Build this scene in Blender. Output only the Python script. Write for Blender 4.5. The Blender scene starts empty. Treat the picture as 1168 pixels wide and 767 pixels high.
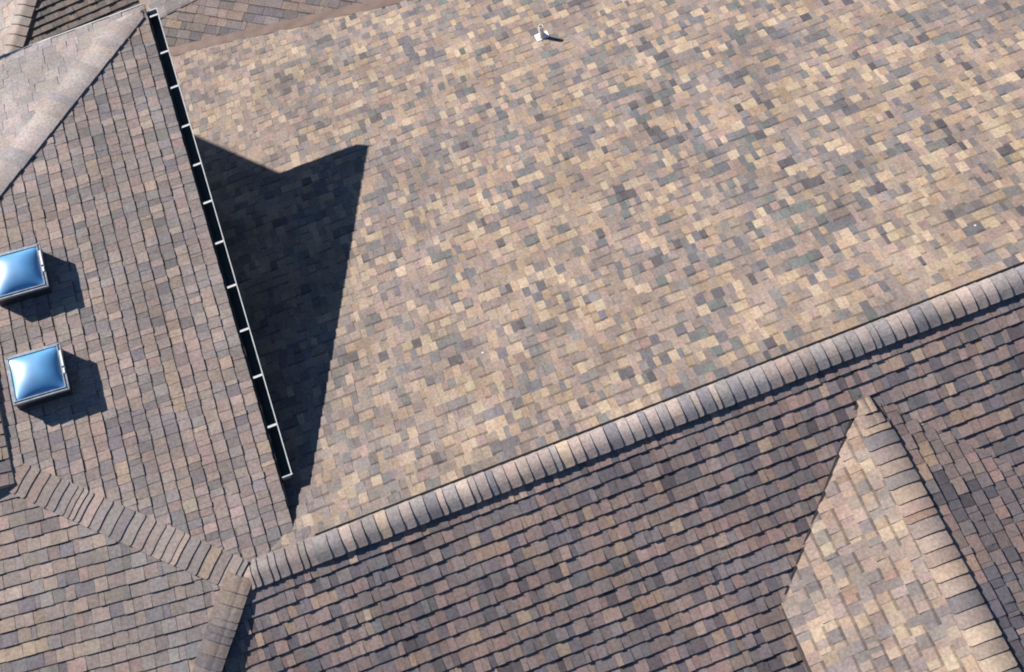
import bpy, math, random
from mathutils import Vector, Matrix, noise
random.seed(7)
R = math.radians
S = bpy.context.scene
COL = S.collection

# ------------------------------------------------------------------ helpers
def lin(c):
    return tuple(((x/255+0.055)/1.055)**2.4 if x/255 > 0.04045 else x/255/12.92 for x in c)

def add(name, data, parent=None):
    o = bpy.data.objects.new(name, data); COL.objects.link(o)
    if parent is not None: o.parent = parent
    return o

def thing(name, label, cat, loc=(0, 0, 0), group=None):
    o = add(name, None); o.location = loc
    o['label'] = label; o['category'] = cat
    if group: o['group'] = group
    return o

def world_of(o):
    m = Vector((0, 0, 0))
    while o is not None: m += o.location; o = o.parent
    return m

class MB:
    """collects vertices (with optional colour and band values) and builds ONE mesh object"""
    def __init__(s): s.v = []; s.f = []; s.c = []; s.b = []
    def vert(s, p, c=(.2, .2, .2), b=0.0):
        s.v.append(Vector(p)); s.c.append(c); s.b.append(b); return len(s.v)-1
    def face(s, ps, c=(.2, .2, .2), b=None):
        s.f.append([s.vert(p, c, b[i] if b else 0.0) for i, p in enumerate(ps)])
    def box(s, o, x, y, z):
        """o corner; x, y, z edge vectors (right handed)"""
        o, x, y, z = Vector(o), Vector(x), Vector(y), Vector(z)
        p = [o, o+x, o+x+y, o+y, o+z, o+x+z, o+x+y+z, o+y+z]
        i0 = len(s.v)
        for q in p: s.vert(q)
        for q in ((0, 3, 2, 1), (4, 5, 6, 7), (0, 1, 5, 4), (1, 2, 6, 5), (2, 3, 7, 6), (3, 0, 4, 7)):
            s.f.append([i0+k for k in q])
    def strip(s, rows, close=False):
        """rows: list of equally long point lists -> quads"""
        i0 = len(s.v); n = len(rows[0])
        for r in rows:
            for p in r: s.vert(p)
        for a in range(len(rows)-1):
            for k in range(n if close else n-1):
                k2 = (k+1) % n
                s.f.append([i0+a*n+k, i0+a*n+k2, i0+(a+1)*n+k2, i0+(a+1)*n+k])
    def build(s, name, mat, parent=None, smooth=False, label=None):
        off = world_of(parent) if parent is not None else Vector((0, 0, 0))
        me = bpy.data.meshes.new(name)
        me.from_pydata([p-off for p in s.v], [], s.f)
        a = me.attributes.new('tab_colour', 'FLOAT_COLOR', 'POINT')
        a.data.foreach_set('color', [k for c in s.c for k in (c[0], c[1], c[2], 1.0)])
        a = me.attributes.new('band', 'FLOAT', 'POINT')
        a.data.foreach_set('value', s.b)
        me.materials.append(mat)
        if smooth: me.polygons.foreach_set('use_smooth', [True]*len(me.polygons))
        me.update()
        o = add(name, me, parent)
        if label: o['label'] = label
        return o

# ------------------------------------------------------------------ materials
def new_mat(name):
    m = bpy.data.materials.new(name); m.use_nodes = True
    nt = m.node_tree; return m, nt, nt.nodes['Principled BSDF']

def shingle_mat():
    m, nt, P = new_mat('asphalt_shingle')
    N, L = nt.nodes, nt.links
    at = N.new('ShaderNodeAttribute'); at.attribute_name = 'tab_colour'
    bd = N.new('ShaderNodeAttribute'); bd.attribute_name = 'band'
    tc = N.new('ShaderNodeTexCoord')
    def noi(scale, det, lo, hi, f0=.3, f1=.7):
        n = N.new('ShaderNodeTexNoise'); n.inputs['Scale'].default_value = scale
        n.inputs['Detail'].default_value = det; L.new(tc.outputs['Object'], n.inputs['Vector'])
        r = N.new('ShaderNodeMapRange'); L.new(n.outputs['Fac'], r.inputs['Value'])
        r.inputs['From Min'].default_value = f0; r.inputs['From Max'].default_value = f1
        r.inputs['To Min'].default_value = lo; r.inputs['To Max'].default_value = hi
        return r.outputs['Result']
    def mul(a, b):
        n = N.new('ShaderNodeMath'); n.operation = 'MULTIPLY'
        L.new(a, n.inputs[0]); L.new(b, n.inputs[1]); return n.outputs[0]
    # printed shadow line of dark granules just under the course above
    r = N.new('ShaderNodeMapRange'); L.new(bd.outputs['Fac'], r.inputs['Value'])
    r.inputs['From Min'].default_value = .82; r.inputs['From Max'].default_value = .92
    r.inputs['To Min'].default_value = 1.0; r.inputs['To Max'].default_value = .56
    k = mul(mul(mul(noi(1.6, 4, .82, 1.17), noi(34, 5, .78, 1.22)), noi(260, 2, .82, 1.18)), r.outputs['Result'])
    mx = N.new('ShaderNodeVectorMath'); mx.operation = 'SCALE'
    L.new(at.outputs['Color'], mx.inputs[0]); L.new(k, mx.inputs['Scale'])
    vo = N.new('ShaderNodeTexVoronoi'); vo.inputs['Scale'].default_value = 1.3; L.new(tc.outputs['Object'], vo.inputs['Vector'])
    lt = N.new('ShaderNodeMath'); lt.operation = 'LESS_THAN'; lt.inputs[1].default_value = .016; L.new(vo.outputs['Distance'], lt.inputs[0])
    mc = N.new('ShaderNodeMix'); mc.data_type = 'RGBA'; L.new(lt.outputs[0], mc.inputs['Factor'])
    L.new(mx.outputs[0], mc.inputs['A']); mc.inputs['B'].default_value = (.5, .48, .44, 1)
    L.new(mc.outputs['Result'], P.inputs['Base Color'])
    P.inputs['Roughness'].default_value = .93; P.inputs['Specular IOR Level'].default_value = .25
    bn = N.new('ShaderNodeTexNoise'); bn.inputs['Scale'].default_value = 420; L.new(tc.outputs['Object'], bn.inputs['Vector'])
    bp = N.new('ShaderNodeBump'); bp.inputs['Strength'].default_value = .5; bp.inputs['Distance'].default_value = .003
    L.new(bn.outputs['Fac'], bp.inputs['Height']); L.new(bp.outputs['Normal'], P.inputs['Normal'])
    return m

def plain(name, col, rough=.6, metal=0.0, spec=.5, var=.12, scale=14, coat=0.0):
    m, nt, P = new_mat(name); N, L = nt.nodes, nt.links
    tc = N.new('ShaderNodeTexCoord'); n = N.new('ShaderNodeTexNoise')
    n.inputs['Scale'].default_value = scale; n.inputs['Detail'].default_value = 5
    L.new(tc.outputs['Object'], n.inputs['Vector'])
    cr = N.new('ShaderNodeValToRGB')
    cr.color_ramp.elements[0].position = .3; cr.color_ramp.elements[1].position = .7
    cr.color_ramp.elements[0].color = tuple(c*(1-var) for c in col)+(1,)
    cr.color_ramp.elements[1].color = tuple(min(1, c*(1+var)) for c in col)+(1,)
    L.new(n.outputs['Fac'], cr.inputs['Fac']); L.new(cr.outputs['Color'], P.inputs['Base Color'])
    P.inputs['Roughness'].default_value = rough; P.inputs['Metallic'].default_value = metal
    P.inputs['Specular IOR Level'].default_value = spec; P.inputs['Coat Weight'].default_value = coat
    return m

SH = shingle_mat()
FELT = plain('roofing_felt', (.03, .027, .026), .95)
WHITE = plain('white_painted_metal', (.5, .5, .49), .55, var=.18, scale=9)
GUT_IN = plain('dark_gutter_metal', (.008, .016, .016), .5, var=.6, scale=6)
VENT_BLACK = plain('black_vent_plastic', (.005, .005, .006), .8, spec=.2)
VENT_EDGE = plain('weathered_vent_edge', (.3, .27, .25), .7)
ALU = plain('mill_aluminium', (.3, .33, .36), .45, metal=.6, var=.3, scale=24)
CURB = plain('dark_bronze_curb', (.03, .03, .034), .5)
DOME = plain('blue_acrylic', (.07, .28, .55), .5, spec=1.0, var=.16, scale=5, coat=.8)
DOME.node_tree.nodes['Principled BSDF'].inputs['Coat Roughness'].default_value = .3
STICK = plain('white_sticker', (.85, .85, .85), .5, var=.02)
LEAD = plain('pale_vent_boot', (.72, .71, .68), .55, var=.08)
PIPE = plain('pvc_pipe', (.7, .68, .65), .5, var=.06)
BLACK = plain('pipe_interior', (.01, .01, .01), .9)
VALLEY = plain('brown_valley_metal', (.125, .08, .062), .75, var=.25, scale=5)
FASCIA = plain('dark_brown_fascia', (.055, .045, .04), .6)
STUCCO = plain('tan_stucco', (.36, .31, .25), .9)
EARTH = plain('dry_lawn', (.11, .10, .055), .95, var=.4, scale=1.2)

# ------------------------------------------------------------------ shingle colours (albedo)
PAL = {   # seen colour in sun scaled to albedo by K
 'cream': (217, 196, 171), 'tan': (202, 178, 153), 'sand': (188, 169, 155), 'taupe': (172, 157, 150), 'teal': (134, 139, 138),
 'grey': (154, 148, 147), 'slate': (132, 131, 137), 'dark': (112, 109, 114), 'pink': (190, 166, 155), 'rust': (176, 146, 128)}
K = .46
PALA = {k: tuple(c*K for c in lin(v)) for k, v in PAL.items()}
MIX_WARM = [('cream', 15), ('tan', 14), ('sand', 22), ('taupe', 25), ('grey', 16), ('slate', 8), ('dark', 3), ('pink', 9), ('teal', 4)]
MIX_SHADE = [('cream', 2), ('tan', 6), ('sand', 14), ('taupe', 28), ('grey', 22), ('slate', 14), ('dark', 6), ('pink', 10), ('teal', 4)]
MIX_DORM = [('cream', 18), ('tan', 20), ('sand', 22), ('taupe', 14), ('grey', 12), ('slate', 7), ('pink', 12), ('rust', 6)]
MIX_GREY = [('sand', 14), ('taupe', 34), ('grey', 34), ('slate', 9), ('pink', 10), ('tan', 2)]
LIGHT = ('cream', 'tan', 'sand', 'pink', 'rust')

def pick(mix, bias, rng):
    w = []
    for k, a in mix:
        f = math.exp(bias*1.5) if k in LIGHT else math.exp(-bias*1.5)
        w.append(a*f)
    return rng.choices([k for k, _ in mix], w)[0]

def clip(poly, cl):
    """clip (u,v) polygon by convex CCW polygon"""
    for i in range(len(cl)):
        a, b = cl[i], cl[(i+1) % len(cl)]
        ex, ey = b[0]-a[0], b[1]-a[1]
        out = []
        for j in range(len(poly)):
            p, q = poly[j], poly[(j+1) % len(poly)]
            dp = ex*(p[1]-a[1])-ey*(p[0]-a[0]); dq = ex*(q[1]-a[1])-ey*(q[0]-a[0])
            if dp >= 0: out.append(p)
            if (dp >= 0) != (dq >= 0):
                t = dp/(dp-dq); out.append((p[0]+t*(q[0]-p[0]), p[1]+t*(q[1]-p[1])))
        poly = out
        if len(poly) < 3: return []
    return poly

EXP = .143
class Plane:
    """z = gx*x + gy*y + d"""
    def __init__(s, gx, gy, d): s.g = (gx, gy); s.d = d; s.n = Vector((-gx, -gy, 1)).normalized()
    def z(s, x, y): return s.g[0]*x+s.g[1]*y+s.d
    def at(s, x, y, h=0): return Vector((x, y, s.z(x, y)))+s.n*h

def shingles(name, pl, u_deg, poly, parent, mix, seed, tw=(.085, .235), th=(.0075, .0135), band=.6, label=None,
             contrast=1.0, tint=(1, 1, 1), voff=0.0, mort=.003, fade=None, bs=1.0, run=.22):
    """real laminated shingle courses on a plane; u_deg = azimuth of the course lines"""
    rng = random.Random(seed)
    U = Vector((math.cos(R(u_deg)), math.sin(R(u_deg)), 0))
    U = (U-pl.n*U.dot(pl.n)).normalized()
    V = pl.n.cross(U)
    if V.z < 0: U = -U; V = -V
    O = pl.at(*poly[0])
    cl = []
    for p in poly:
        d = pl.at(*p)-O; cl.append((d.dot(U), d.dot(V)))
    ar = sum(cl[i][0]*cl[(i+1) % len(cl)][1]-cl[(i+1) % len(cl)][0]*cl[i][1] for i in range(len(cl)))
    if ar < 0: cl.reverse()
    us = [c[0] for c in cl]; vs = [c[1] for c in cl]
    mb = MB()
    mean = (PALA['taupe'][0]*.98, PALA['taupe'][1]*.98, PALA['taupe'][2]*.98)
    mb.face([O+U*a+V*b-pl.n*.002 for a, b in cl], (.025, .022, .021))
    P3 = lambda u, v, h: O+U*u+V*v+pl.n*h
    k = 0; v0 = min(vs)+voff
    last = 'taupe'
    while v0 < max(vs):
        u = min(us)-rng.random()*.3; high = rng.random() < .5
        wob = rng.uniform(-.0025, .0025)
        while u < max(us):
            w = rng.uniform(*tw) if rng.random() < .85 else rng.uniform(.04, .09)
            high = (not high) if rng.random() < .8 else high
            u1 = u+w
            sag = .004*noise.noise((u*1.3, v0*2.1, seed))+wob
            a, b = v0+sag+rng.uniform(-.0022, .0022), v0+EXP+.012
            if not high: a += .003
            sk = rng.uniform(-.003, .003)
            quad = [(u+mort/2, a), (u1-mort/2, a+rng.uniform(-.0015, .0015)), (u1-mort/2+sk, b), (u+mort/2+sk, b)]
            poly2 = quad
            if any(any((cl[(i+1) % len(cl)][0]-cl[i][0])*(q[1]-cl[i][1])-(cl[(i+1) % len(cl)][1]-cl[i][1])*(q[0]-cl[i][0]) < 0
                       for i in range(len(cl))) for q in quad):
                poly2 = clip(quad, cl)
            # colour: strips of one blend about a metre long, tabs inside vary
            bx = noise.noise((u*1.1+seed, v0*2.6, 3.3))*.6+noise.noise((u*.35, v0*.5+seed, 9.1))*.45
            nm = last if rng.random() < run else pick(mix, bx, rng)
            last = nm
            c = PALA[nm]; f = rng.uniform(.88, 1.12)*(1.04 if high else .95)
            q3 = pl.at(0, 0)+Vector(); q3 = O+U*u+V*v0
            ct = contrast*(fade(q3) if fade else 1)
            c = tuple((mean[i]+(c[i]-mean[i])*ct)*f*tint[i]*rng.uniform(.97, 1.03) for i in range(3))
            if len(poly2) >= 3:
                t = (th[1] if high else th[0])*rng.uniform(.85, 1.2)
                bn = 1.0 if rng.random() < band else .66
                hs = [max(.0006, .0015+t*(1-.92*(q[1]-a)/EXP)) for q in poly2]
                top = [P3(q[0], q[1], h) for q, h in zip(poly2, hs)]
                bot = [P3(q[0], q[1], -.0015) for q in poly2]
                fr = [max(0, (q[1]-a)/EXP)*bn*bs for q in poly2]
                i0 = len(mb.v)
                for q, z in zip(top, fr):
                    g_ = rng.uniform(.93, 1.07); mb.vert(q, tuple(x*g_ for x in c), z)
                mb.f.append(list(range(i0, i0+len(top))))
                n = len(poly2)
                for i in range(n):
                    j = (i+1) % n
                    mb.face([bot[i], bot[j], top[j], top[i]], tuple(x*.8 for x in c))
            u = u1
        v0 += EXP
        k += 1
    return mb.build(name, SH, parent, label=label)

def caps(name, A, B, pa, pb, parent, seed, hw=.135, exp=.14, lift=.006, thick=.013, mix=MIX_GREY, rnd=.05, label=None,
         tint=(1, 1, 1), hwb=None, contrast=1.0, lim=None, skirt=-.004, taper=0.0):
    """bent cap shingles from A to B, their thick butt ends towards B; pa / pb: planes left and right of A->B"""
    rng = random.Random(seed)
    A, B = Vector(A), Vector(B); D = B-A; Ln = D.length; D = D/Ln
    def side(pl, s):
        v = D.cross(pl.n)*s
        return v.normalized()
    sa, sb = side(pa, -1), side(pb, 1)      # in-plane directions leaving the line
    if sa.z > 0 and sb.z > 0: pass
    na, nb = pa.n, pb.n; nm = (na+nb).normalized()
    hwb = hwb or hw
    tha = math.tan(math.acos(max(-1, min(1, na.dot(nm)))))
    mb = MB()
    prof = []
    for q in (1, .86, .6, .36, .18, .07):
        prof.append((sa, na, q*hw))
    prof.append((None, None, 0))
    for q in (.07, .18, .36, .6, .86, 1):
        prof.append((sb, nb, q*hwb))
    def pt(base, i, h, sc):
        s, n, d = prof[i]
        if s is None: p = base+nm*h; dd = 0
        else:
            p = base+s*(d*sc)+n.lerp(nm, max(0, 1-d/rnd)).normalized()*h; dd = d
        if dd < rnd:      # round the fold
            drop = (rnd-dd)**2/(2*rnd)*tha
            p = p-nm*drop
        if lim: p = Vector((min(p.x, lim[0]), min(p.y, lim[1]), p.z))
        return p
    t = 0
    while t < Ln:
        e = exp*(rng.uniform(.86, 1.14) if rng.random() < .85 else .55)
        c = PALA[pick(mix, rng.uniform(-.4, .5), rng)]
        mean = PALA['taupe']; f = rng.uniform(.88, 1.12)
        c = tuple((mean[i]+(c[i]-mean[i])*contrast)*tint[i]*f*rng.uniform(.985, 1.015) for i in range(3))
        b0, b1 = A+D*(t-.02), A+D*min(t+e, Ln)
        sc = rng.uniform(.97, 1.03)*(min(1, .4+t/taper) if taper else 1); jl = rng.uniform(-.004, .004)
        th = thick*rng.uniform(.85, 1.15)
        n = len(prof)
        r0 = [pt(b0, i, lift, sc) for i in range(n)]
        cur = [(.012 if i in (0, n-1) else 0) for i in range(n)]
        r1 = [pt(b1-D*cur[i]+D*jl*(i/n), i, lift+th, sc) for i in range(n)]
        rm = [a.lerp(b, .72) for a, b in zip(r0, r1)]
        r2 = [pt(b1-D*cur[i]+D*jl*(i/n), i, skirt, sc) for i in range(n)]
        q0 = [pt(b0, i, skirt, sc) for i in range(n)]
        i0 = len(mb.v)
        for row, bnd in ((r0, .9), (rm, .25), (r1, 0)):
            for p in row: mb.vert(p, c, bnd)
        for a in range(2):
            for i in range(n-1):
                mb.f.append([i0+a*n+i, i0+(a+1)*n+i, i0+(a+1)*n+i+1, i0+a*n+i+1])
        for i in range(n-1):
            mb.face([r1[i], r2[i], r2[i+1], r1[i+1]], tuple(x*.75 for x in c))
        for i in (0, n-1):
            mb.face([q0[i], r2[i], r1[i], rm[i], r0[i]], tuple(x*.85 for x in c))
        t += e
    return mb.build(name, SH, parent, label=label)

# ------------------------------------------------------------------ roof geometry (metres)
p, pL = .3030, .1645
XE, ZE, YE = .596, -.098, 7.47           # eave of the left wing: x, z, far end
Y1 = .323
M = Plane(0, -p, 0); LR = Plane(0, p, 0); Lw = Plane(-pL, 0, 0); ULw = Plane(0, -pL, ZE+pL*YE)
LLp = Plane(.0209, .199, 0)
G_Z = -7.0

house = thing('house', 'sprawling house whose steep brown and grey shingle roof fills the picture', 'house', (4, 3, G_Z))

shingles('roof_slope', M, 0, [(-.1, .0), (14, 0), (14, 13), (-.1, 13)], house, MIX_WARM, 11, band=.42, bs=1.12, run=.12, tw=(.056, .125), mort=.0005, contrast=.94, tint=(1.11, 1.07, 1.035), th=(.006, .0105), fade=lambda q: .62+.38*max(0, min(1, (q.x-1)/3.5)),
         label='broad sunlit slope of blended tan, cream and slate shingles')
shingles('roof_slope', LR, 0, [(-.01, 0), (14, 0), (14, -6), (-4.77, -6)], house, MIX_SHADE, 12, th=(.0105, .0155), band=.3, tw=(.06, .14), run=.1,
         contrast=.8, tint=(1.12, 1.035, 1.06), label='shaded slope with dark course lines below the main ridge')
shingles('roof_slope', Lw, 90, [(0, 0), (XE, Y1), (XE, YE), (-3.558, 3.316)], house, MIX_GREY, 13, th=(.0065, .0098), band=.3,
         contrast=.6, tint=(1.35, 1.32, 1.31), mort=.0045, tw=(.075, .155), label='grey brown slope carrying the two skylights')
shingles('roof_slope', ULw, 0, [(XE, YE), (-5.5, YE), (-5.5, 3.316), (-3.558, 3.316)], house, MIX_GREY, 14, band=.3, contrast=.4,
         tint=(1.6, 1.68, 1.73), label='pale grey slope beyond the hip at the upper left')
shingles('roof_slope', LLp, -6, [(0, 0), (-3.558, 3.316), (-6, 3.5), (-6, -5.2), (-4.12, -5.2)], house, MIX_GREY, 15,
         th=(.008, .0115), band=.3, contrast=.7, tw=(.085, .2), tint=(1.36, 1.33, 1.31), mort=.0035, label='grey slope at the lower left under the hip')

# caps: main ridge over a vent
VX0 = .80
mb = MB()
for (pl, s) in ((M, 1), (LR, -1)):
    w = .150 if s > 0 else .127
    q = []
    for xx in (VX0, 14):
        q.append([pl.at(xx, 0, .001), pl.at(xx, s*w, .001), pl.at(xx, s*w, .030 if s > 0 else .024), pl.at(xx, 0, .03)])
    for k in range(4):
        k2 = (k+1) % 4
        mb.face([q[0][k], q[1][k], q[1][k2], q[0][k2]])
    mb.face(q[0][::-1]); mb.face(q[1])
mb.build('ridge_vent', VENT_BLACK, house)
mb = MB()
a, b = M.at(VX0-.06, .152, .018), M.at(VX0+.9, .152, .018)
mb.box(a, b-a, Vector((0, .006, 0)), Vector((0, 0, .008)))
mb.build('vent_edge_strip', VENT_EDGE, house)
caps('ridge_cap', (VX0-.02, 0, .004), (14, 0, .004), Plane(0, -.27, 0), Plane(0, .5, 0), house, 21, hw=.108, hwb=.14, exp=.126, lift=.048, thick=.010, mix=MIX_GREY, rnd=.075, skirt=.037,
     label='row of grey cap shingles over the vented main ridge', tint=(1.55, 1.55, 1.56), contrast=.75)
caps('ridge_cap', (.02, 0, .0), (VX0, 0, .0), M, LR, house, 22, hw=.15, hwb=.15, exp=.13, lift=.016, mix=MIX_GREY, tint=(1.15, 1.12, 1.11), contrast=.7)
caps('hip_cap', (-1.8823, 1.7539, .3096), (-.01, .01, .004), Lw, LLp, house, 23, hw=.165, exp=.115, lift=.015, thick=.008, contrast=.6, tint=(1.34, 1.31, 1.29),
     label='row of brown cap shingles on the hip at the lower left')
crease_end = LR.at(-1.25, -1.50)
caps('hip_cap', (.0, -.02, .012), LLp.at(-1.16, -1.465, .006), Plane(-.32, .05, .0), LLp, house, 24, hw=.10, hwb=.18, exp=.135, lift=.015, thick=.010, contrast=.6, tint=(1.2, 1.19, 1.2), rnd=.08)
mb = MB()    # rake face where the lower left slope stands a little above the shaded one
a0, a1 = Vector((.01, -.012, 0)), LLp.at(-2.1, -2.65)
mb.face([a0+Vector((.02, 0, -.02)), Vector((a1.x+.02, a1.y, LR.z(a1.x, a1.y)-.02)), Vector((a1.x+.02, a1.y, a1.z)), a0+Vector((.02, 0, .002))])
mb.build('step_flashing', FASCIA, house)
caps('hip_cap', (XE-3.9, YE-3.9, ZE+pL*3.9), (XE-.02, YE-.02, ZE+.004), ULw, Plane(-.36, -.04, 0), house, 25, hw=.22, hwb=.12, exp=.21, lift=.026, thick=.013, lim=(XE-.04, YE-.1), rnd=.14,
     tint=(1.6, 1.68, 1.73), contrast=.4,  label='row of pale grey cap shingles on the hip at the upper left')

# raised sliver of roof at the left edge of the picture
Zp = Plane(-.135, .03, 0); Zp.d = .3096+.012-Zp.z(-1.89, 1.74)
shingles('roof_slope', Zp, -6, [(-1.915, 1.69), (-1.94, 3.9), (-3.6, 5.4), (-6, 4.2), (-6, 1.69+.43)], house, MIX_GREY, 16, th=(.009, .014), contrast=.7)
mb = MB()
zz = [(-1.913, 1.688), (-1.938, 3.9)]
mb.face([Vector((zz[0][0], zz[0][1], .2)), Vector((zz[1][0], zz[1][1], .2)), Zp.at(*zz[1]), Zp.at(*zz[0])])
zz = [(-1.913, 1.688), (-6, 2.118)]
mb.face([Vector((zz[1][0], zz[1][1], -.2)), Vector((zz[0][0], zz[0][1], .2)), Zp.at(*zz[0]), Zp.at(*zz[1])])
mb.build('fascia', STUCCO, house)

# rear wing whose slope runs into the big slope along a valley
R4 = Plane(.0975, .1392, -4.0061)
va, vb = Vector((.1609, 9.0168)), Vector((3.5186, 8.2775))
vd = (vb-va).normalized()
e0, e1 = va-vd*.15, va+vd*12
ra, rb = Vector((.131, 9.6045)), Vector((.824, 9.648)); rd = (rb-ra).normalized()
r1 = ra+rd*9; r0 = ra-rd*.15
shingles('roof_slope', R4, -35, [tuple(e0), tuple(e1), tuple(r1), tuple(r0)], house, MIX_GREY, 17, th=(.006, .009), band=.3, tw=(.12, .28),
         contrast=.7, tint=(1.1, 1.06, 1.05), mort=.005, label='brown grey slope of the rear wing above the valley')
gN = -.28
Np = Plane(.1, gN, 0); Np.d = R4.z(ra.x, ra.y)-Np.z(ra.x, ra.y)
def offs(pt, d): return (pt.x-rd.y*d, pt.y+rd.x*d)
shingles('roof_slope', Np, math.degrees(math.atan2(rd.y, rd.x)), [offs(r0, 0), offs(r1, 0), offs(r1, 3), offs(r0, 3)], house, MIX_GREY, 18, contrast=.5,
         tint=(1.1, 1.1, 1.1))
caps('ridge_cap', (r1.x, r1.y, R4.z(*r1)), (r0.x, r0.y, R4.z(*r0)), R4, Np, house, 26, hw=.05, hwb=.2, exp=.2, lift=.008, thick=.01, tint=(1.05, 1.08, 1.08), contrast=.6)
# brown valley metal along the foot of the rear wing
mb = MB(); rows = []
nrm = Vector((vd.y, -vd.x))
for i in range(61):
    s = -.2+i*.2
    b = va+vd*s
    w = .17+.04*noise.noise((s*1.7, 0, 0))+.02*noise.noise((s*6, 3, 0))
    rows.append([M.at(b.x-nrm.x*.05, b.y-nrm.y*.05, .017), M.at(b.x+nrm.x*w*.6, b.y+nrm.y*w*.6, .017), M.at(b.x+nrm.x*w, b.y+nrm.y*w, .009)])
mb.strip(rows)
mb.build('valley_flashing', VALLEY, house)

# eave trim of the left wing
mb = MB()
mb.box((XE+.001, .86, ZE-.13), (.018, 0, 0), (0, YE-.98, 0), (0, 0, .12))
mb.build('fascia', FASCIA, house)
mb = MB()
mb.box((XE-.03, Y1+.02, ZE-.012), (.034, 0, .0), (0, YE-Y1-.02, 0), (0, 0, .009))
mb.build('drip_edge', FASCIA, house)
mb = MB()
mb.box((-5.5, YE+.0, ZE-.035), (5.5+XE-.03, 0, 0), (0, .013, 0), (0, 0, .052))
mb.build('drip_edge', WHITE, house, label='white metal drip edge along the pale upper left slope')
mb = MB()
mb.box((-5.5, YE-.8, ZE-.05), (5.5+XE-.03, 0, 0), (0, .79, 0), (0, 0, .012))
mb.box((XE-.42, .2, ZE-.09), (.42, 0, 0), (0, YE-1.02, 0), (0, 0, .012))
mb.build('soffit', STUCCO, house)
def walls(mb, pts, z0, z1):
    for i in range(len(pts)):
        a, b = pts[i], pts[(i+1) % len(pts)]
        mb.face([Vector((a[0], a[1], z0)), Vector((b[0], b[1], z0)), Vector((b[0], b[1], z1)), Vector((a[0], a[1], z1))])
mb = MB(); walls(mb, [(-5.2, .5), (XE-.42, .5), (XE-.42, YE-1.4), (XE-1.1, YE-.75), (-5.2, YE-.75)], G_Z, ZE-.05)
mb.build('wall', STUCCO, house)
mb = MB()
walls(mb, [(-2.8, -5.7), (13.7, -5.7), (13.7, 12.7), (XE-.4, 12.7), (XE-.4, 4)], G_Z, -3.95)
mb.face([Vector((13.7, -5.7, -4)), Vector((13.7, 12.7, -4)), Vector((13.7, 0, -.1))])
walls(mb, [(-2.8, -5.7), (13.7, -5.7), (13.7, -5.6), (-2.8, -5.6)], -4, -1.85)
mb.build('wall', STUCCO, house)

# unseen raised block added past the upper left corner to shape the shadow notch
W = [(-2.60, 9.75), (-4.6, 12.27), (-5.9, 11.4), (-4.4, 9.5)]
mb = MB(); walls(mb, W[::-1], G_Z, 1.585); mb.build('wall', STUCCO, house)  # sides of the added shadow block
cx, cy = sum(q[0] for q in W)/4, sum(q[1] for q in W)/4
mb = MB()
for i in range(4):
    a, b = W[i], W[(i+1) % 4]
    mb.face([Vector((a[0], a[1], 1.6)), Vector((cx, cy, 1.8)), Vector((b[0], b[1], 1.6))], PALA['taupe'])
mb.face([Vector((q[0], q[1], 1.586)) for q in W], PALA['taupe'])
mb.build('roof_slope', SH, house)  # lid of the added shadow block, not a wing of the house

# ------------------------------------------------------------------ dormer on the shaded slope
XD, ZD, pD = 6.407, -.149, .305
YD = ZD/p
dorm = add('dormer', None, house); dorm.location = Vector((XD, -4, ZD-1))-house.location
dorm['label'] = 'gabled dormer with a bright tan side and a shaded side'
Dp = Plane(pD, 0, ZD-pD*XD); DRp = Plane(-pD, 0, ZD+pD*XD)
kk = pD/p
XDE = XD-1.535; YDV = YD-1.535*kk
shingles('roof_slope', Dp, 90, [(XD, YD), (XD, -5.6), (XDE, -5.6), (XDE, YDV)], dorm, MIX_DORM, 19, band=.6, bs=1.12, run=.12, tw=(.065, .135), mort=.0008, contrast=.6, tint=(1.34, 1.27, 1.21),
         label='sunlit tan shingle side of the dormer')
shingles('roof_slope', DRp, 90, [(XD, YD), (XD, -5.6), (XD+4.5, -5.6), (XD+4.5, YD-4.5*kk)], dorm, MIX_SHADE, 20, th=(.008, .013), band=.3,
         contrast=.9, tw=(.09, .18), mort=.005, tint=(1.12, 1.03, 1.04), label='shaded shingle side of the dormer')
caps('ridge_cap', (XD, YD-.06, ZD+.002), (XD, -5.6, ZD+.002), Plane(-.44, 0, 0), Dp, dorm, 27, hw=.12, hwb=.19, exp=.142, lift=.031, taper=.55, thick=.011, mix=MIX_DORM, contrast=.7, rnd=.13, tint=(1.15, 1.1, 1.08),
     label='row of tan cap shingles along the dormer ridge')
mb = MB()
mb.box((XDE-.018, -5.6, Dp.z(XDE, 0)-.13), (.017, 0, 0), (0, 5.6+YDV-.04, 0), (0, 0, .13))
mb.build('fascia', FASCIA, dorm)
mb = MB()   # open cut of the valley on the left of the dormer
a, b = LR.at(XD-.02, YD, .012), LR.at(XDE, YDV, .012)
side = (b-a).cross(LR.n).normalized()
mb.face([a+side*-.012, b+side*-.012, b+side*.012, a+side*.012])
mb.build('valley_seam', FASCIA, dorm)
mb = MB(); walls(mb, [(XDE+.3, -5.5), (XD+4, -5.5), (XD+4, -5.4), (XDE+.3, -5.4)], G_Z, -.6); mb.build('wall', STUCCO, dorm)

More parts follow.
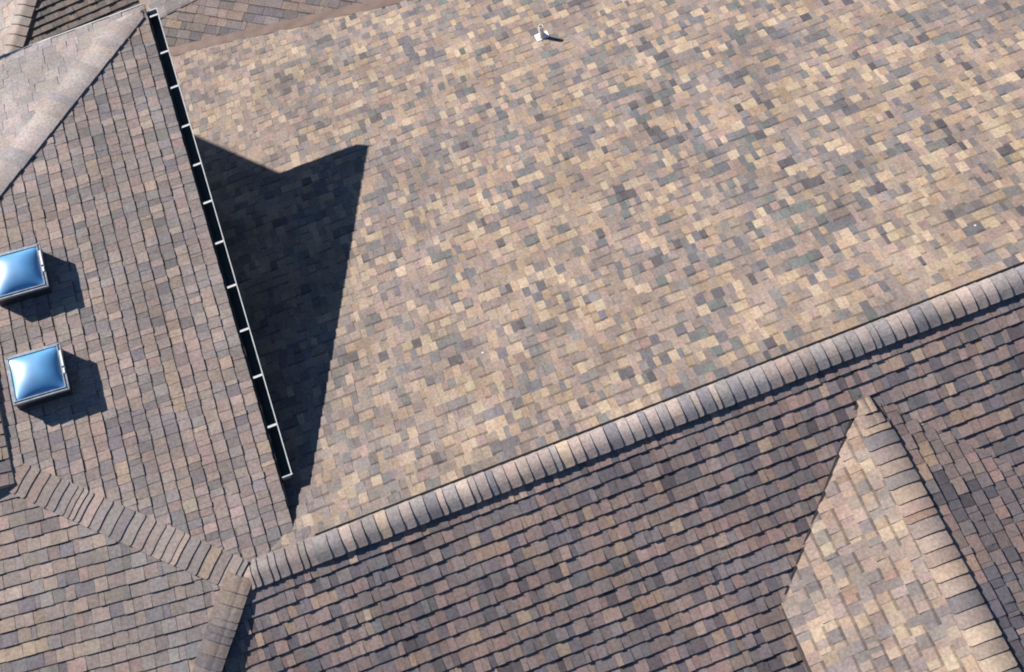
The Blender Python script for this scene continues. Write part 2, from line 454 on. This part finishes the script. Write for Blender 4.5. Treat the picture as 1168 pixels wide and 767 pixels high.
# ------------------------------------------------------------------ lower house beyond, at the upper left corner
nb = thing('neighbouring_house', 'lower house with a hipped brown shingle roof at the top left corner', 'house', (-1.5, 13, G_Z))
Tp = Plane(-.018, .3, 0); Tp.d = -4.6836-Tp.z(-2.7273, 12.2391)
ha, hb = Vector((-2.7273, 12.2391)), Vector((-2.3423, 12.7934)); hd = (hb-ha).normalized()
h0, h1 = ha-hd*4.5, ha+hd*3.2
T2 = Plane(.40, 0, 0)
dzh = (Tp.z(*hb)-Tp.z(*ha)); T2 = Plane(dzh/(hb.x-ha.x), 0, 0); T2.d = Tp.z(*ha)-T2.z(*ha)
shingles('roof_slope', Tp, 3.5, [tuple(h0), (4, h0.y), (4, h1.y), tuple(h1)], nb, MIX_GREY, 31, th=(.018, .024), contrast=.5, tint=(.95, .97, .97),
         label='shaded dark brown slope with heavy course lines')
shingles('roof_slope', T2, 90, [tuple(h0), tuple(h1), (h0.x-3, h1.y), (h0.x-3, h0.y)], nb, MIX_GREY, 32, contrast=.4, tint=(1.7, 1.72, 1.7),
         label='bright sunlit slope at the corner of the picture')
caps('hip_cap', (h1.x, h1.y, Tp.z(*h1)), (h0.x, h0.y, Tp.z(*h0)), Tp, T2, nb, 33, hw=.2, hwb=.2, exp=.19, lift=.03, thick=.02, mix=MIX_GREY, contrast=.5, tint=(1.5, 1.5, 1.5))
mb = MB(); walls(mb, [(h0.x-2.6, h0.y+.4), (3.8, h0.y+.4), (3.8, h1.y+1), (h0.x-2.6, h1.y+1)], G_Z, -5.7); mb.build('wall', STUCCO, nb)

# ------------------------------------------------------------------ gutter
GY0, GY1 = .8824, YE-.11
gut = thing('gutter', 'black lined gutter with white lip and cross straps hanging along the left eave', 'gutter', (XE, 4, ZE-.15))
GX = XE+.02; GW = .118; GT = ZE-.015
prof = [(0, 0), (0, -.075), (.008, -.085), (.07, -.085), (.088, -.06), (.100, -.045), (.104, -.012), (.104, -.004)]
mb = MB()
mb.strip([[Vector((GX+a, y, GT+b)) for a, b in prof] for y in (GY0, GY1)])
mb.build('trough', GUT_IN, gut)
mb = MB()
po = [(.106, -.010), (.1145, -.010), (.1145, 0), (.106, 0)]
mb.strip([[Vector((GX+a, y, GT+b)) for a, b in po] for y in (GY0, GY1)], True)
pq = [(-.0, -.079), (.004, -.089), (.074, -.089), (.093, -.062), (.106, -.047), (.110, -.014)]
mb.strip([[Vector((GX+a, y, GT+b)) for a, b in pq[::-1]] for y in (GY0, GY1)])
mb.build('front_lip', WHITE, gut)
ys = [7.2633, 6.6591, 6.1043, 5.5015, 4.9231, 4.379, 3.8138, 3.2237, 2.6517, 2.0687, 1.4679]
mb = MB(); mb.box((-.001, -.012, -.004), (.107, 0, 0), (0, .024, 0), (0, 0, .006))
mb.box((.016, -.005, -.0035), (.03, 0, 0), (0, .01, 0), (0, 0, -.01))
h0o = mb.build('hanger', WHITE, gut)
first = True
for y in ys:
    o = h0o if first else h0o.copy()
    if not first: COL.objects.link(o); o.parent = gut
    first = False
    o.location = Vector((GX, y, GT))-gut.location
# the first build subtracted the parent's offset from its vertices: put it back
for vtx in h0o.data.vertices: vtx.co += gut.location
for yy, nm in ((GY0, 0), (GY1, 1)):
    mb = MB()
    pp = [(0, 0)]+prof[1:]+[(.119, -.002)]
    a = [Vector((GX+q[0], yy-.006, GT+q[1]+.002)) for q in pp]; b = [Vector((GX+q[0], yy+.006, GT+q[1]+.002)) for q in pp]
    mb.face(a); mb.face(b[::-1])
    for i in range(len(pp)):
        j = (i+1) % len(pp); mb.face([a[i], b[i], b[j], a[j]])
    mb.build('end_cap', WHITE, gut)

# ------------------------------------------------------------------ skylights
def skylight(corner_tr, label):
    """local frame on the left slope: a = down slope (+x), b = along eave (+y)"""
    n = Lw.n; bdir = Vector((0, 1, 0)); adir = bdir.cross(n).normalized()
    sa, sb, hc = .578, .572, .168
    C = Vector((corner_tr[0], corner_tr[1], 0))-adir*(sa/2)-bdir*(sb/2)
    C = Lw.at(C.x, C.y)
    t = thing('skylight', label, 'skylight', C, 'domed skylights on the left slope')
    P = lambda a, b, h: C+adir*a+bdir*b+n*h
    def frame(mb, w0, d0, w1, d1, h0, h1):
        o = [(-w0, -d0), (w0, -d0), (w0, d0), (-w0, d0)]; i = [(-w1, -d1), (w1, -d1), (w1, d1), (-w1, d1)]
        for k in range(4):
            j = (k+1) % 4
            mb.face([P(*o[k], h0), P(*o[j], h0), P(*o[j], h1), P(*o[k], h1)])
            mb.face([P(*i[j], h0), P(*i[k], h0), P(*i[k], h1), P(*i[j], h1)])
            mb.face([P(*o[k], h1), P(*o[j], h1), P(*i[j], h1), P(*i[k], h1)])
            mb.face([P(*o[j], h0), P(*o[k], h0), P(*i[k], h0), P(*i[j], h0)])
    mb = MB(); frame(mb, sa/2-.012, sb/2-.012, sa/2-.05, sb/2-.05, 0, hc-.028); mb.build('curb', CURB, t)
    mb = MB(); frame(mb, sa/2, sb/2, sa/2-.036, sb/2-.036, hc-.03, hc+.008)
    frame(mb, sa/2-.028, sb/2-.028, sa/2-.038, sb/2-.038, hc+.0085, hc+.016)
    f = mb.build('frame', ALU, t)
    for k in (-1, 1):
        for q in (-1, 1):
            mb = MB(); mb.box(P(k*(sa/2-.022)-.006, q*(sb/2-.022)-.006, hc+.0082), adir*.012, bdir*.012, n*.004)
            mb.build('screw', CURB, f)
    mb = MB(); nn = 28; da, db = sa/2-.03, sb/2-.03
    rows = []
    for i in range(nn+1):
        r = []
        for j in range(nn+1):
            s, q = -1+2*i/nn, -1+2*j/nn
            f1 = (1-abs(s)**2.3)**.8 if abs(s) < 1 else 0; f2 = (1-abs(q)**2.3)**.8 if abs(q) < 1 else 0
            # the sides bow in a little, as a blown dome does
            r.append(P(s*da*(1-.05*(1-q*q)), q*db*(1-.05*(1-s*s)), hc+.006+.075*f1*f2))
        rows.append(r)
    mb.strip(rows)
    mb.build('dome', DOME, t, smooth=True)
    mb = MB()
    mb.box(P(sa/2-.038, -.005, hc+.0085), adir*.032, bdir*.19, n*.006)
    mb.box(P(sa/2-.038, -.09, hc+.0085), adir*.03, bdir*.06, n*.006)
    mb.build('sticker', STICK, t)
    return t
skylight((-1.1394-.046+.006, 3.0333+.012), 'square blue domed skylight wholly in view, nearer the lower left hip')
skylight((-1.1296-.046+.006, 4.3098+.016), 'square blue domed skylight cut off by the left edge of the picture')

# ------------------------------------------------------------------ plumbing vent on the big slope
base = M.at(5.29, 6.2)
vp = thing('vent_pipe', 'short white plumbing vent pipe with a pale boot near the top of the sunlit slope', 'vent pipe', base)
def tube(mb, c, r0, r1, z0, z1, n=20):
    rows = []
    for (r, z) in ((r0, z0), (r1, z1)):
        rows.append([c+Vector((math.cos(k/n*2*math.pi)*r, math.sin(k/n*2*math.pi)*r, z)) for k in range(n)])
    mb.strip(rows, True)
mb = MB(); tube(mb, base, .032, .032, -.02, .24); tube(mb, base+Vector((0, 0, 0)), .032, .026, .24, .2401); tube(mb, base, .026, .026, .24, .15)
pp_ = mb.build('pipe', PIPE, vp, smooth=False)
mb = MB(); tube(mb, base, .026, .0005, .15, .151); mb.build('pipe_opening', BLACK, pp_)
mb = MB()
b0 = base+M.n*.016
ux, vy = Vector((1, 0, 0)), M.n.cross(Vector((1, 0, 0)))
mb.box(b0-ux*.09-vy*.07, ux*.18, vy*.15, M.n*.003)
tube(mb, base, .075, .036, .0, .085)
mb.build('boot', LEAD, vp)

# ------------------------------------------------------------------ ground
mb = MB(); mb.face([(-400, -400, G_Z), (400, -400, G_Z), (400, 400, G_Z), (-400, 400, G_Z)])
g = mb.build('ground', EARTH); g['kind'] = 'structure'

# ------------------------------------------------------------------ camera
cam = bpy.data.cameras.new('camera'); co = add('camera', cam)
r_, u_, f_ = Vector((.9341, -.3363, -.1199)), Vector((.356, .8531, .3815)), Vector((.026, .399, -.9166))
f_.normalize(); r_ = (r_-f_*r_.dot(f_)).normalized(); u_ = r_.cross(f_)
co.matrix_world = Matrix(((r_.x, u_.x, -f_.x, 3.0416), (r_.y, u_.y, -f_.y, -3.4921), (r_.z, u_.z, -f_.z, 11.2382), (0, 0, 0, 1)))
cam.sensor_width = 36; cam.lens = 1337.2/1168*36; cam.clip_end = 2000; cam.clip_start = .1
S.camera = co

# ------------------------------------------------------------------ light
az, el = R(-42.828), R(29.018)
sun = bpy.data.lights.new('sun', 'SUN'); so = add('sun', sun)
sun.energy = 5.0; sun.angle = R(.5); sun.color = (1.0, .955, .9)
sd = Vector((math.sin(az)*math.cos(el), math.cos(az)*math.cos(el), math.sin(el)))
so.rotation_euler = sd.to_track_quat('Z', 'Y').to_euler()
w = bpy.data.worlds.new('World'); S.world = w; w.use_nodes = True
nt = w.node_tree; bg = nt.nodes['Background']
sky = nt.nodes.new('ShaderNodeTexSky'); sky.sky_type = 'NISHITA'; sky.sun_disc = False
sky.sun_elevation = el; sky.sun_rotation = az; sky.air_density = 1.0; sky.dust_density = .1; sky.ozone_density = 6.0
nt.links.new(sky.outputs[0], bg.inputs['Color']); bg.inputs['Strength'].default_value = .05
vs_ = S.view_settings
vs_.view_transform = 'Standard'; vs_.look = 'None'; vs_.exposure = 1.0; vs_.gamma = 1; vs_.use_curve_mapping = False
S.render.engine = 'CYCLES'
S.cycles.pixel_filter_type = 'BLACKMAN_HARRIS'; S.cycles.filter_width = 1.9
